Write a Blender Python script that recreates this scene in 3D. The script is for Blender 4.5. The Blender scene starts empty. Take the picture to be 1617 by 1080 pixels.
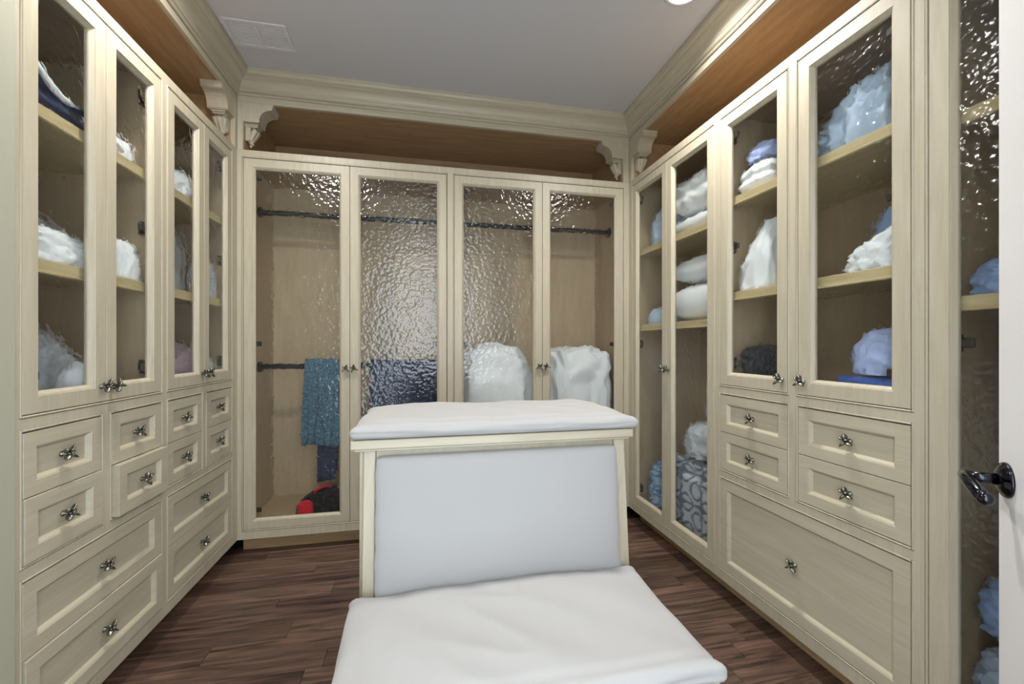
import bpy, bmesh, math, random
from mathutils import Vector, Matrix, noise

# ------------------------------------------------------------------ camera, world, light, exposure
scene = bpy.context.scene
col = scene.collection
H = 1.085                                   # eye height
XL, XR, YB = -0.93, 1.245, 2.398            # faces of the left, right and back cabinet runs
ZC = 2.47                                   # ceiling
cam_data = bpy.data.cameras.new('camera')
cam_data.sensor_width = 36.0
cam_data.lens = 665.1 / 1617.0 * 36.0
cam_data.shift_y = 4.4 / 1617.0
cam_data.clip_start = 0.02
cam = bpy.data.objects.new('camera', cam_data)
col.objects.link(cam)
cam.location = (0, 0, H)
cam.rotation_euler = (math.pi / 2, 0, -0.2083)
scene.camera = cam

world = bpy.data.worlds.new('world')
scene.world = world
world.use_nodes = True
bg = world.node_tree.nodes['Background']
bg.inputs[0].default_value = (0.83, 0.915, 1.0, 1)
bg.inputs[1].default_value = 5.8  # doorway daylight, raised to stand in for a flash near the camera too

LAMP_W = 18.0
LAMP_COL = (1.0, 0.965, 0.92)
LAMPS = [(1.0, 1.47, 1.0, 150), (-0.64, 1.47, 1.0, 170), (0.16, 0.22, 0.35, 170)]      # x, y, share of LAMP_W, beam; the last is an unseen lamp added as fill

scene.view_settings.view_transform = 'Standard'
scene.view_settings.look = 'None'
scene.view_settings.gamma = 1.0
scene.view_settings.exposure = 0.08
scene.view_settings.use_curve_mapping = False
try:
    scene.cycles.use_denoising = True
    scene.cycles.max_bounces = 7
    scene.cycles.diffuse_bounces = 4
    scene.cycles.transparent_max_bounces = 12
    scene.cycles.sample_clamp_indirect = 6.0
except Exception:
    pass

portal = bpy.data.lights.new('doorway_portal', 'AREA')
portal.shape = 'RECTANGLE'; portal.size = 0.9; portal.size_y = 2.05
portal.energy = 1.0
portal.cycles.is_portal = True
po = bpy.data.objects.new('doorway_portal', portal); col.objects.link(po)
po.location = (0.03, -0.16, 1.03); po.rotation_euler = (-math.pi / 2, 0, math.pi)
po.rotation_euler = (math.pi / 2, 0, math.pi)

random.seed(7)

# ------------------------------------------------------------------ materials
def new_mat(name):
    m = bpy.data.materials.new(name); m.use_nodes = True
    nt = m.node_tree
    return m, nt, nt.nodes['Principled BSDF']

def srgb(r, g, b):
    f = lambda c: c / 12.92 if c <= 0.04045 else ((c + 0.055) / 1.055) ** 2.4
    return (f(r / 255), f(g / 255), f(b / 255), 1)

def wood(name, c1, c2, scale=(1, 1, 1), rough=0.42, contrast=(0.35, 0.7), bump=0.02, per_object=0.0, streak=6.0):
    m, nt, p = new_mat(name)
    N = nt.nodes.new; Lk = nt.links.new
    tc = N('ShaderNodeTexCoord'); mp = N('ShaderNodeMapping')
    mp.inputs['Scale'].default_value = scale
    Lk(tc.outputs['Object'], mp.inputs['Vector'])
    oi = N('ShaderNodeObjectInfo')
    off = N('ShaderNodeVectorMath'); off.operation = 'ADD'
    sc_ = N('ShaderNodeVectorMath'); sc_.operation = 'SCALE'; sc_.inputs['Scale'].default_value = 17.0
    cx = N('ShaderNodeCombineXYZ')
    for i in range(3): Lk(oi.outputs['Random'], cx.inputs[i])
    Lk(cx.outputs[0], sc_.inputs[0]); Lk(mp.outputs[0], off.inputs[0]); Lk(sc_.outputs[0], off.inputs[1])
    n1 = N('ShaderNodeTexNoise'); n1.inputs['Scale'].default_value = streak
    n1.inputs['Detail'].default_value = 4; n1.inputs['Roughness'].default_value = 0.62
    n1.inputs['Distortion'].default_value = 0.7
    Lk(off.outputs[0], n1.inputs['Vector'])
    cr = N('ShaderNodeValToRGB')
    cr.color_ramp.elements[0].position = contrast[0]; cr.color_ramp.elements[0].color = c1
    cr.color_ramp.elements[1].position = contrast[1]; cr.color_ramp.elements[1].color = c2
    Lk(n1.outputs['Fac'], cr.inputs[0])
    colour = cr.outputs[0]
    if per_object:
        hsv = N('ShaderNodeHueSaturation')
        mr = N('ShaderNodeMapRange'); mr.inputs[3].default_value = 1 - per_object; mr.inputs[4].default_value = 1 + per_object
        Lk(oi.outputs['Random'], mr.inputs[0]); Lk(mr.outputs[0], hsv.inputs['Value'])
        mr2 = N('ShaderNodeMapRange'); mr2.inputs[3].default_value = 0.485; mr2.inputs[4].default_value = 0.512
        ml = N('ShaderNodeMath'); ml.operation = 'MULTIPLY'; ml.inputs[1].default_value = 7.31
        fr = N('ShaderNodeMath'); fr.operation = 'FRACT'
        Lk(oi.outputs['Random'], ml.inputs[0]); Lk(ml.outputs[0], fr.inputs[0]); Lk(fr.outputs[0], mr2.inputs[0])
        Lk(mr2.outputs[0], hsv.inputs['Hue']); Lk(colour, hsv.inputs['Color']); colour = hsv.outputs[0]
    Lk(colour, p.inputs['Base Color'])
    p.inputs['Roughness'].default_value = rough
    if bump:
        b = N('ShaderNodeBump'); b.inputs['Strength'].default_value = bump * 10; b.inputs['Distance'].default_value = 0.0015
        Lk(n1.outputs['Fac'], b.inputs['Height']); Lk(b.outputs[0], p.inputs['Normal'])
    return m

MAPLE_A, MAPLE_B = srgb(167, 158, 137), srgb(179, 171, 151)
M = {}
M['maple_v'] = wood('pale_maple_upright_grain', MAPLE_A, MAPLE_B, (9, 9, 0.7), bump=0)
M['maple_h'] = wood('pale_maple_level_grain', MAPLE_A, MAPLE_B, (0.7, 9, 9), bump=0)
M['maple_y'] = wood('pale_maple_lengthwise_grain', MAPLE_A, MAPLE_B, (9, 0.7, 9), bump=0)
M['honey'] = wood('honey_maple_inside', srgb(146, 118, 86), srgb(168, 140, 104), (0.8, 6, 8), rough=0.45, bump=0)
M['inner'] = wood('cabinet_inside_maple', srgb(180, 157, 126), srgb(193, 171, 140), (6, 6, 0.8), rough=0.5, bump=0)
M['shelf'] = wood('shelf_maple', srgb(188, 168, 126), srgb(208, 190, 150), (0.8, 8, 8), rough=0.45, bump=0)
M['kick'] = wood('toe_kick_maple', srgb(150, 122, 86), srgb(176, 146, 106), (0.8, 8, 8), rough=0.5, bump=0)
M['floor'] = wood('dark_walnut_plank', srgb(36, 26, 22), srgb(118, 92, 78), (1.1, 16, 10), rough=0.36, contrast=(0.3, 0.72), bump=0.05, per_object=0.3, streak=3.2)
M['subfloor'] = wood('dark_subfloor', srgb(20, 14, 12), srgb(34, 24, 20), rough=0.8)

def plain(name, c, rough=0.6, metal=0.0, bump=0.0, bscale=60.0, var=0.0):
    m, nt, p = new_mat(name)
    p.inputs['Base Color'].default_value = c
    p.inputs['Roughness'].default_value = rough
    p.inputs['Metallic'].default_value = metal
    N = nt.nodes.new; Lk = nt.links.new
    if bump or var:
        tc = N('ShaderNodeTexCoord')
        n = N('ShaderNodeTexNoise'); n.inputs['Scale'].default_value = bscale; n.inputs['Detail'].default_value = 4
        Lk(tc.outputs['Object'], n.inputs['Vector'])
        if bump:
            b = N('ShaderNodeBump'); b.inputs['Strength'].default_value = bump; b.inputs['Distance'].default_value = 0.004
            Lk(n.outputs['Fac'], b.inputs['Height']); Lk(b.outputs[0], p.inputs['Normal'])
        if var:
            mx = N('ShaderNodeMix'); mx.data_type = 'RGBA'
            mx.inputs[6].default_value = tuple(x * (1 - var) for x in c[:3]) + (1,)
            mx.inputs[7].default_value = tuple(min(1, x * (1 + var)) for x in c[:3]) + (1,)
            Lk(n.outputs['Fac'], mx.inputs[0]); Lk(mx.outputs[2], p.inputs['Base Color'])
    return m

M['ceiling'] = plain('ceiling_paint', srgb(186, 185, 187), 0.8, bump=0.05, bscale=120)
M['wall'] = plain('wall_paint', srgb(158, 156, 138), 0.7, bump=0.05, bscale=120)
M['white_paint'] = plain('white_door_paint', srgb(226, 226, 228), 0.4, bump=0.02, bscale=90)
M['pewter'] = plain('aged_pewter', srgb(122, 122, 112), 0.28, 1.0, bump=0.25, bscale=220, var=0.35)
M['bronze'] = plain('dark_polished_bronze', srgb(58, 60, 68), 0.16, 1.0)
M['rod'] = plain('dark_rod_metal', srgb(26, 28, 34), 0.35, 0.6)
M['vent'] = plain('white_vent_paint', srgb(197, 196, 198), 0.5)
M['hinge'] = plain('hinge_metal', srgb(70, 66, 60), 0.4, 0.9)

def fabric(name, c, var=0.06, rough=0.9, scale=22.0, weave=0.15, sheen=0.15):
    m, nt, p = new_mat(name)
    N = nt.nodes.new; Lk = nt.links.new
    tc = N('ShaderNodeTexCoord')
    n = N('ShaderNodeTexNoise'); n.inputs['Scale'].default_value = scale; n.inputs['Detail'].default_value = 5
    Lk(tc.outputs['Object'], n.inputs['Vector'])
    mx = N('ShaderNodeMix'); mx.data_type = 'RGBA'
    mx.inputs[6].default_value = tuple(x * (1 - var) for x in c[:3]) + (1,)
    mx.inputs[7].default_value = tuple(min(1, x * (1 + var)) for x in c[:3]) + (1,)
    Lk(n.outputs['Fac'], mx.inputs[0]); Lk(mx.outputs[2], p.inputs['Base Color'])
    p.inputs['Roughness'].default_value = rough
    p.inputs['Sheen Weight'].default_value = sheen
    p.inputs['Specular IOR Level'].default_value = 0.2
    n2 = N('ShaderNodeTexNoise'); n2.inputs['Scale'].default_value = 380; n2.inputs['Detail'].default_value = 2
    Lk(tc.outputs['Object'], n2.inputs['Vector'])
    b = N('ShaderNodeBump'); b.inputs['Strength'].default_value = weave; b.inputs['Distance'].default_value = 0.001
    Lk(n2.outputs['Fac'], b.inputs['Height']); Lk(b.outputs[0], p.inputs['Normal'])
    return m

M['cushion'] = fabric('white_cotton_canvas', srgb(159, 158, 157), 0.02, 0.85, 8, 0.08)
M['white'] = fabric('white_bedding', srgb(238, 240, 243), 0.03)
M['greywhite'] = fabric('grey_white_plush', srgb(198, 204, 210), 0.3, scale=34)
M['palegrey'] = fabric('pale_grey_wrap', srgb(208, 212, 220), 0.1, 0.55, 16)
M['bluetint'] = fabric('daylight_tinted_cotton', srgb(192, 210, 232), 0.10)  # pale blue, with the cool cast of daylight on white cloth put in
M['skyblue'] = fabric('sky_blue_cloth', srgb(154, 182, 230), 0.12)
M['lilac'] = fabric('lilac_blue_cloth', srgb(176, 190, 232), 0.1)
M['blue'] = fabric('mid_blue_cloth', srgb(70, 98, 170), 0.2)
M['navy'] = fabric('navy_cloth', srgb(30, 40, 74), 0.25)
M['dark'] = fabric('black_green_cloth', srgb(30, 34, 44), 0.3)
M['pink'] = fabric('dusty_pink_plush', srgb(196, 166, 178), 0.2, scale=50)
M['black'] = fabric('black_cloth', srgb(22, 24, 30), 0.3)
M['red'] = fabric('red_cloth', srgb(196, 30, 48), 0.1)
M['greycloth'] = fabric('light_grey_quilt', srgb(198, 202, 208), 0.08)

def pattern_fabric(name, c1, c2, s, width=0.2, swirl=False):
    m, nt, p = new_mat(name)
    N = nt.nodes.new; Lk = nt.links.new
    tc = N('ShaderNodeTexCoord')
    if swirl:
        v = N('ShaderNodeTexVoronoi'); v.feature = 'DISTANCE_TO_EDGE'; v.inputs['Scale'].default_value = s
        nz = N('ShaderNodeTexNoise'); nz.inputs['Scale'].default_value = s * 0.7
        mixv = N('ShaderNodeMix'); mixv.data_type = 'VECTOR'; mixv.inputs[0].default_value = 0.12
        Lk(tc.outputs['Object'], mixv.inputs[4]); Lk(tc.outputs['Object'], nz.inputs['Vector']); Lk(nz.outputs['Color'], mixv.inputs[5])
        Lk(mixv.outputs[1], v.inputs['Vector'])
        lt = N('ShaderNodeMath'); lt.operation = 'LESS_THAN'; lt.inputs[1].default_value = width
        Lk(v.outputs['Distance'], lt.inputs[0]); fac = lt.outputs[0]
    else:
        sep = N('ShaderNodeSeparateXYZ'); Lk(tc.outputs['Object'], sep.inputs[0])
        def wave(sock, k, fn):
            a = N('ShaderNodeMath'); a.operation = 'MULTIPLY'; a.inputs[1].default_value = k
            b = N('ShaderNodeMath'); b.operation = fn
            Lk(sock, a.inputs[0]); Lk(a.outputs[0], b.inputs[0]); return b.outputs[0]
        def op(o, a, b):
            n = N('ShaderNodeMath'); n.operation = o
            if hasattr(a, 'is_linked'): Lk(a, n.inputs[0])
            else: n.inputs[0].default_value = a
            if b is not None:
                if hasattr(b, 'is_linked'): Lk(b, n.inputs[1])
                else: n.inputs[1].default_value = b
            return n.outputs[0]
        w1 = op('ADD', wave(sep.outputs[1], s, 'SINE'), wave(sep.outputs[2], s, 'COSINE'))
        w2 = op('MULTIPLY', wave(sep.outputs[1], s * 0.5, 'COSINE'), wave(sep.outputs[2], s * 0.5, 'SINE'))
        l1 = op('LESS_THAN', op('ABSOLUTE', op('SUBTRACT', op('ABSOLUTE', w1, None), 0.75), None), width)
        l2 = op('LESS_THAN', op('ABSOLUTE', w2, None), width * 0.35)
        fac = op('MAXIMUM', l1, l2)
    mx = N('ShaderNodeMix'); mx.data_type = 'RGBA'
    mx.inputs[6].default_value = c1; mx.inputs[7].default_value = c2
    Lk(fac, mx.inputs[0]); Lk(mx.outputs[2], p.inputs['Base Color'])
    p.inputs['Roughness'].default_value = 0.9
    return m
M['teal'] = pattern_fabric('teal_chunky_knit', srgb(92, 134, 152), srgb(44, 72, 96), 60, 0.13, True)
M['navyblanket'] = pattern_fabric('slate_navy_knit', srgb(48, 62, 92), srgb(30, 38, 66), 80, 0.12, True)
M['trellis'] = pattern_fabric('grey_trellis_print', srgb(196, 200, 206), srgb(112, 122, 140), 42, 0.3)
M['blueprint'] = pattern_fabric('blue_swirl_print', srgb(170, 200, 226), srgb(92, 128, 172), 60, 0.3)
M['paisley'] = pattern_fabric('grey_paisley_print', srgb(206, 210, 214), srgb(136, 144, 154), 45, 0.06, True)

def glass_mat():
    m = bpy.data.materials.new('hammered_glass'); m.use_nodes = True
    nt = m.node_tree; nt.nodes.clear()
    N = nt.nodes.new; Lk = nt.links.new
    out = N('ShaderNodeOutputMaterial')
    tr = N('ShaderNodeBsdfTransparent'); tr.inputs[0].default_value = (0.97, 0.98, 0.975, 1)
    rf = N('ShaderNodeBsdfRefraction'); rf.inputs['IOR'].default_value = 1.04; rf.inputs['Roughness'].default_value = 0.03
    rf.inputs['Color'].default_value = (0.97, 0.98, 0.975, 1)
    # the pebbles bend the view more than a thin film would: lean the refraction normal further off the flat pane
    geo = N('ShaderNodeNewGeometry')
    vt = N('ShaderNodeVectorTransform'); vt.vector_type = 'NORMAL'; vt.convert_from = 'OBJECT'; vt.convert_to = 'WORLD'
    vt.inputs[0].default_value = (0, -1, 0)
    def vm(op, a, b=None, sc=None):
        n = N('ShaderNodeVectorMath'); n.operation = op
        Lk(a, n.inputs[0])
        if b is not None: Lk(b, n.inputs[1])
        if sc is not None:
            if isinstance(sc, float): n.inputs['Scale'].default_value = sc
            else: Lk(sc, n.inputs['Scale'])
        return n
    dt = vm('DOT_PRODUCT', geo.outputs['Normal'], vt.outputs[0])
    sg = N('ShaderNodeMath'); sg.operation = 'SIGN'; Lk(dt.outputs['Value'], sg.inputs[0])
    fl = vm('SCALE', vt.outputs[0], sc=sg.outputs[0])
    df = vm('SUBTRACT', geo.outputs['Normal'], fl.outputs[0])
    d5 = vm('SCALE', df.outputs[0], sc=5.0)
    nn = vm('NORMALIZE', vm('ADD', fl.outputs[0], d5.outputs[0]).outputs[0])
    Lk(nn.outputs[0], rf.inputs['Normal'])
    gl = N('ShaderNodeBsdfGlossy'); gl.inputs['Roughness'].default_value = 0.16
    m1 = N('ShaderNodeMixShader'); m1.inputs[0].default_value = 0.5
    Lk(tr.outputs[0], m1.inputs[1]); Lk(rf.outputs[0], m1.inputs[2])
    lw = N('ShaderNodeLayerWeight'); lw.inputs['Blend'].default_value = 0.5
    pw = N('ShaderNodeMath'); pw.operation = 'POWER'; pw.inputs[1].default_value = 5.0
    ma = N('ShaderNodeMath'); ma.operation = 'MULTIPLY_ADD'; ma.inputs[1].default_value = 0.85; ma.inputs[2].default_value = 0.075
    Lk(lw.outputs['Facing'], pw.inputs[0]); Lk(pw.outputs[0], ma.inputs[0])
    m2 = N('ShaderNodeMixShader'); Lk(ma.outputs[0], m2.inputs[0])
    Lk(m1.outputs[0], m2.inputs[1]); Lk(gl.outputs[0], m2.inputs[2])
    Lk(m2.outputs[0], out.inputs['Surface'])
    return m
M['glass'] = glass_mat()
def clear_mat():
    m = bpy.data.materials.new('smooth_glass_back'); m.use_nodes = True
    nt = m.node_tree; nt.nodes.clear()
    o = nt.nodes.new('ShaderNodeOutputMaterial'); t = nt.nodes.new('ShaderNodeBsdfTransparent')
    t.inputs[0].default_value = (0.96, 0.975, 0.97, 1)
    nt.links.new(t.outputs[0], o.inputs[0]); return m
M['glass_back'] = clear_mat()

def emit(name, c, s):
    m = bpy.data.materials.new(name); m.use_nodes = True
    nt = m.node_tree; nt.nodes.clear()
    o = nt.nodes.new('ShaderNodeOutputMaterial'); e = nt.nodes.new('ShaderNodeEmission')
    e.inputs[0].default_value = c; e.inputs[1].default_value = s
    nt.links.new(e.outputs[0], o.inputs[0]); return m
M['lamp'] = emit('lit_lamp_lens', (1, 0.96, 0.9, 1), 14)

# ------------------------------------------------------------------ builders
def empty(name, loc=(0, 0, 0), rz=0.0):
    o = bpy.data.objects.new(name, None); col.objects.link(o)
    o.location = loc; o.rotation_euler = (0, 0, rz); o.empty_display_size = 0.05
    return o

def tag(o, label, cat, group=None, kind=None):
    o['label'] = label; o['category'] = cat
    if group: o['group'] = group
    if kind: o['kind'] = kind
    return o

def link(name, me, mat, parent=None, loc=(0, 0, 0), rot=(0, 0, 0), smooth=False):
    if mat is not None:
        me.materials.clear(); me.materials.append(mat)
    if smooth:
        for p in me.polygons: p.use_smooth = True
    o = bpy.data.objects.new(name, me); col.objects.link(o)
    o.location = loc; o.rotation_euler = rot
    if parent is not None: o.parent = parent
    return o

def bm_to(name, bm):
    bmesh.ops.recalc_face_normals(bm, faces=bm.faces)
    me = bpy.data.meshes.new(name); bm.to_mesh(me); bm.free(); return me

def add_box(bm, x0, x1, y0, y1, z0, z1, bev=0.0):
    vs = [bm.verts.new(p) for p in ((x0, y0, z0), (x1, y0, z0), (x1, y1, z0), (x0, y1, z0), (x0, y0, z1), (x1, y0, z1), (x1, y1, z1), (x0, y1, z1))]
    fs = [bm.faces.new([vs[i] for i in f]) for f in ((0, 3, 2, 1), (4, 5, 6, 7), (0, 1, 5, 4), (1, 2, 6, 5), (2, 3, 7, 6), (3, 0, 4, 7))]
    if bev:
        es = list({e for f in fs for e in f.edges})
        bmesh.ops.bevel(bm, geom=es, offset=bev, segments=1, affect='EDGES', profile=0.5)

def box_obj(name, dims, mat, parent=None, bev=0.0015, loc=(0, 0, 0), rot=(0, 0, 0)):
    bm = bmesh.new(); add_box(bm, *dims, bev=bev)
    return link(name, bm_to(name, bm), mat, parent, loc, rot)

def boxes_obj(name, dl, mat, parent=None, bev=0.0):
    bm = bmesh.new()
    for d in dl: add_box(bm, *d, bev=bev)
    return link(name, bm_to(name, bm), mat, parent)

def add_tube(bm, pts, r, seg=10, caps=True):
    rings = []
    n = len(pts)
    for i, p in enumerate(pts):
        p = Vector(p)
        d = (Vector(pts[min(i + 1, n - 1)]) - Vector(pts[max(i - 1, 0)])).normalized()
        a = d.cross(Vector((0, 0, 1)))
        if a.length < 1e-3: a = d.cross(Vector((1, 0, 0)))
        a.normalize(); b = d.cross(a)
        rr = r[i] if isinstance(r, (list, tuple)) else r
        rings.append([bm.verts.new(p + (a * math.cos(t) + b * math.sin(t)) * rr) for t in [2 * math.pi * k / seg for k in range(seg)]])
    for i in range(n - 1):
        for k in range(seg):
            bm.faces.new((rings[i][k], rings[i][(k + 1) % seg], rings[i + 1][(k + 1) % seg], rings[i + 1][k]))
    if caps:
        bm.faces.new(rings[0]); bm.faces.new(rings[-1])

def add_ellipsoid(bm, c, rad, rot=None, seg=10, rings=6):
    m = Matrix.Translation(c) @ (rot.to_4x4() if rot is not None else Matrix.Identity(4)) @ Matrix.Diagonal((*rad, 1))
    bmesh.ops.create_uvsphere(bm, u_segments=seg, v_segments=rings, radius=1.0, matrix=m)

def ring_sweep(bm, w, h, prof, fill=None):
    """mitred frame in the xz plane: prof = [(inset, y), ...] from the back outer edge round to the inner edge"""
    rows = []
    for (i, y) in prof:
        rows.append([bm.verts.new(p) for p in ((i, y, i), (w - i, y, i), (w - i, y, h - i), (i, y, h - i))])
    n = len(rows)
    rng = range(n - 1) if fill is not None else range(n)
    for a in rng:
        b = (a + 1) % n
        for k in range(4):
            bm.faces.new((rows[a][k], rows[a][(k + 1) % 4], rows[b][(k + 1) % 4], rows[b][k]))
    if fill is not None:
        bm.faces.new(rows[-1]); bm.faces.new(rows[0])

# the little leaf-shaped pull: stem + unequal leaves, axis along -y
def make_knob():
    bm = bmesh.new()
    add_tube(bm, [(0, 0.0, 0), (0, -0.003, 0), (0, -0.004, 0), (0, -0.016, 0)], [0.008, 0.007, 0.0042, 0.0042], 10)
    for ang, ln, tilt in ((62, 0.0155, 0.35), (128, 0.0135, 0.2), (212, 0.0145, 0.4), (318, 0.0165, 0.3), (18, 0.009, 0.6)):
        a = math.radians(ang)
        d = Vector((math.cos(a), -tilt, math.sin(a))).normalized()
        q = d.to_track_quat('X', 'Y').to_matrix()
        add_ellipsoid(bm, Vector((0, -0.017, 0)) + d * ln * 0.8, (ln * 0.85, 0.0042, 0.0084), q, 10, 6)
    add_ellipsoid(bm, (0, -0.0185, 0), (0.0065, 0.0055, 0.0065), None, 8, 6)
    me = bm_to('knob', bm); me.materials.append(M['pewter'])
    for p in me.polygons: p.use_smooth = True
    return me
KNOB = make_knob()

def knob(parent, x, z, y=0.0):
    o = bpy.data.objects.new('knob', KNOB); col.objects.link(o); o.parent = parent
    o.location = (x, y, z); o.rotation_euler = (0, random.uniform(-0.6, 0.6), 0)
    return o

TH = 0.021
PANES = {}
def pane_mesh(w, h):
    """hammered pane: pebbled front face as real relief, smooth back"""
    k = (round(w, 2), round(h, 2))
    if k in PANES: return PANES[k]
    x0, x1, z0, z1, y0, y1 = 0.0485, w - 0.0485, 0.0485, h - 0.0485, 0.0158, 0.0200
    st = 0.0033
    nx, nz = int((x1 - x0) / st), int((z1 - z0) / st)
    vs, fs = [], []
    for j in range(nz + 1):
        for i in range(nx + 1):
            x, z = x0 + (x1 - x0) * i / nx, z0 + (z1 - z0) * j / nz
            q = Vector((x * 138 + k[0] * 50, z * 138 + k[1] * 31, 0.5))
            n = noise.noise(q) * 0.00115 + noise.noise(q * 0.37 + Vector((9, 4, 2))) * 0.0014
            if i in (0, nx) or j in (0, nz): n = 0
            vs.append((x, y0 + n, z))
    W1 = nx + 1
    for j in range(nz):
        for i in range(nx):
            a = j * W1 + i
            fs.append((a, a + 1, a + 1 + W1, a + W1))
    nf = len(fs)
    c = [0, nx, nz * W1 + nx, nz * W1]; b0 = len(vs)
    vs += [(x0, y1, z0), (x1, y1, z0), (x1, y1, z1), (x0, y1, z1)]
    fs.append((b0 + 3, b0 + 2, b0 + 1, b0))
    loops = [[i for i in range(W1)], [j * W1 + nx for j in range(nz + 1)], [nz * W1 + nx - i for i in range(W1)], [(nz - j) * W1 for j in range(nz + 1)]]
    for s, lp in enumerate(loops):
        fs.append(tuple(reversed(lp)) + (b0 + s, b0 + (s + 1) % 4))
    me = bpy.data.meshes.new('glass_pane'); me.from_pydata(vs, [], fs)
    me.materials.append(M['glass']); me.materials.append(M['glass_back'])
    sm = [True] * nf + [False] * 5
    me.polygons.foreach_set('use_smooth', sm)
    me.polygons.foreach_set('material_index', [0] * nf + [1] * 5)
    me.update(); PANES[k] = me
    return me
def glass_door(parent, x0, x1, z0, z1, knob_side, knob_z=None, hinge=True):
    w, h = x1 - x0, z1 - z0
    bm = bmesh.new()
    ring_sweep(bm, w, h, [(0, TH), (0, 0.001), (0.001, 0), (0.041, 0), (0.0425, 0.0025), (0.0445, 0.0025), (0.052, 0.011), (0.053, 0.014), (0.053, TH)])
    d = link('door', bm_to('door', bm), M['maple_v'], parent, (x0, 0, z0))
    link('glass_pane', pane_mesh(w, h), None, d)
    if knob_side:
        kx = 0.02 if knob_side == 'l' else w - 0.02
        knob(d, kx, (knob_z - z0) if knob_z else 0.045)
    if hinge and knob_side:
        hx = w - 0.03 if knob_side == 'l' else 0.03
        for hz in (0.09, h * 0.5, h - 0.09) if h > 1.5 else (0.09, h - 0.55, h - 0.09):
            bm = bmesh.new(); s = -1 if knob_side == 'l' else 1
            add_box(bm, min(hx, hx + s * 0.045), max(hx, hx + s * 0.045), TH, TH + 0.012, hz - 0.012, hz + 0.012, 0.003)
            add_box(bm, hx - 0.012, hx + 0.012, TH + 0.006, TH + 0.03, hz - 0.024, hz + 0.024, 0.004)
            link('hinge', bm_to('hinge', bm), M['hinge'], d)
    return d

def drawer(parent, x0, x1, z0, z1, out=0.0, fr=0.036):
    w, h = x1 - x0, z1 - z0
    bm = bmesh.new()
    ring_sweep(bm, w, h, [(0, TH), (0, 0.001), (0.001, 0), (fr, 0), (fr + 0.0012, 0.002), (fr + 0.003, 0.002), (fr + 0.0095, 0.0105), (fr + 0.0105, 0.0115)], fill=True)
    # the drawer box behind the front
    add_box(bm, 0.012, 0.024, TH, 0.36, 0.02, h - 0.03); add_box(bm, w - 0.024, w - 0.012, TH, 0.36, 0.02, h - 0.03)
    add_box(bm, 0.012, w - 0.012, 0.35, 0.36, 0.02, h - 0.03); add_box(bm, 0.012, w - 0.012, TH, 0.36, 0.012, 0.02)
    d = link('drawer', bm_to('drawer', bm), M['maple_h'], parent, (x0, -out, z0))
    knob(d, w / 2, h / 2, 0.0115)
    return d

Z_KICK, Z_BOT, Z_LM, Z_LT, Z_DB, Z_DM, Z_DT, Z_UB, Z_TD, Z_TOP = 0.085, 0.132, 0.329, 0.517, 0.556, 0.716, 0.875, 0.915, 2.0466, 2.086
DEPTH = 0.5
GAP = 0.002

def face_frame(parent, W, ops):
    xs = sorted({0.0, W} | {o[0] for o in ops} | {o[1] for o in ops})
    zs = sorted({Z_KICK, Z_TOP} | {o[2] for o in ops} | {o[3] for o in ops})
    bm = bmesh.new()
    grid = {}
    vmap = {}
    def V(x, z):
        k = (round(x, 5), round(z, 5))
        if k not in vmap: vmap[k] = bm.verts.new((x, 0, z))
        return vmap[k]
    for i in range(len(xs) - 1):
        for j in range(len(zs) - 1):
            cx, cz = (xs[i] + xs[i + 1]) / 2, (zs[j] + zs[j + 1]) / 2
            if any(o[0] < cx < o[1] and o[2] < cz < o[3] for o in ops): continue
            bm.faces.new((V(xs[i], zs[j]), V(xs[i + 1], zs[j]), V(xs[i + 1], zs[j + 1]), V(xs[i], zs[j + 1])))
    r = bmesh.ops.extrude_face_region(bm, geom=list(bm.faces))
    for v in r['geom']:
        if isinstance(v, bmesh.types.BMVert): v.co.y = 0.02
    # quirk bead standing round every opening
    for (x0, x1, z0, z1) in ops:
        b = 0.007
        for d in ((x0, x0 + b, z0, z1), (x1 - b, x1, z0, z1), (x0 + b, x1 - b, z0, z0 + b), (x0 + b, x1 - b, z1 - b, z1)):
            add_box(bm, d[0] + 0.0012, d[1], -0.0015, 0.019, d[2] + 0.0012, d[3] - 0.0004, 0.0018)
    f = link('face_frame', bm_to('face_frame', bm), M['maple_v'], parent)
    return f

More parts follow.
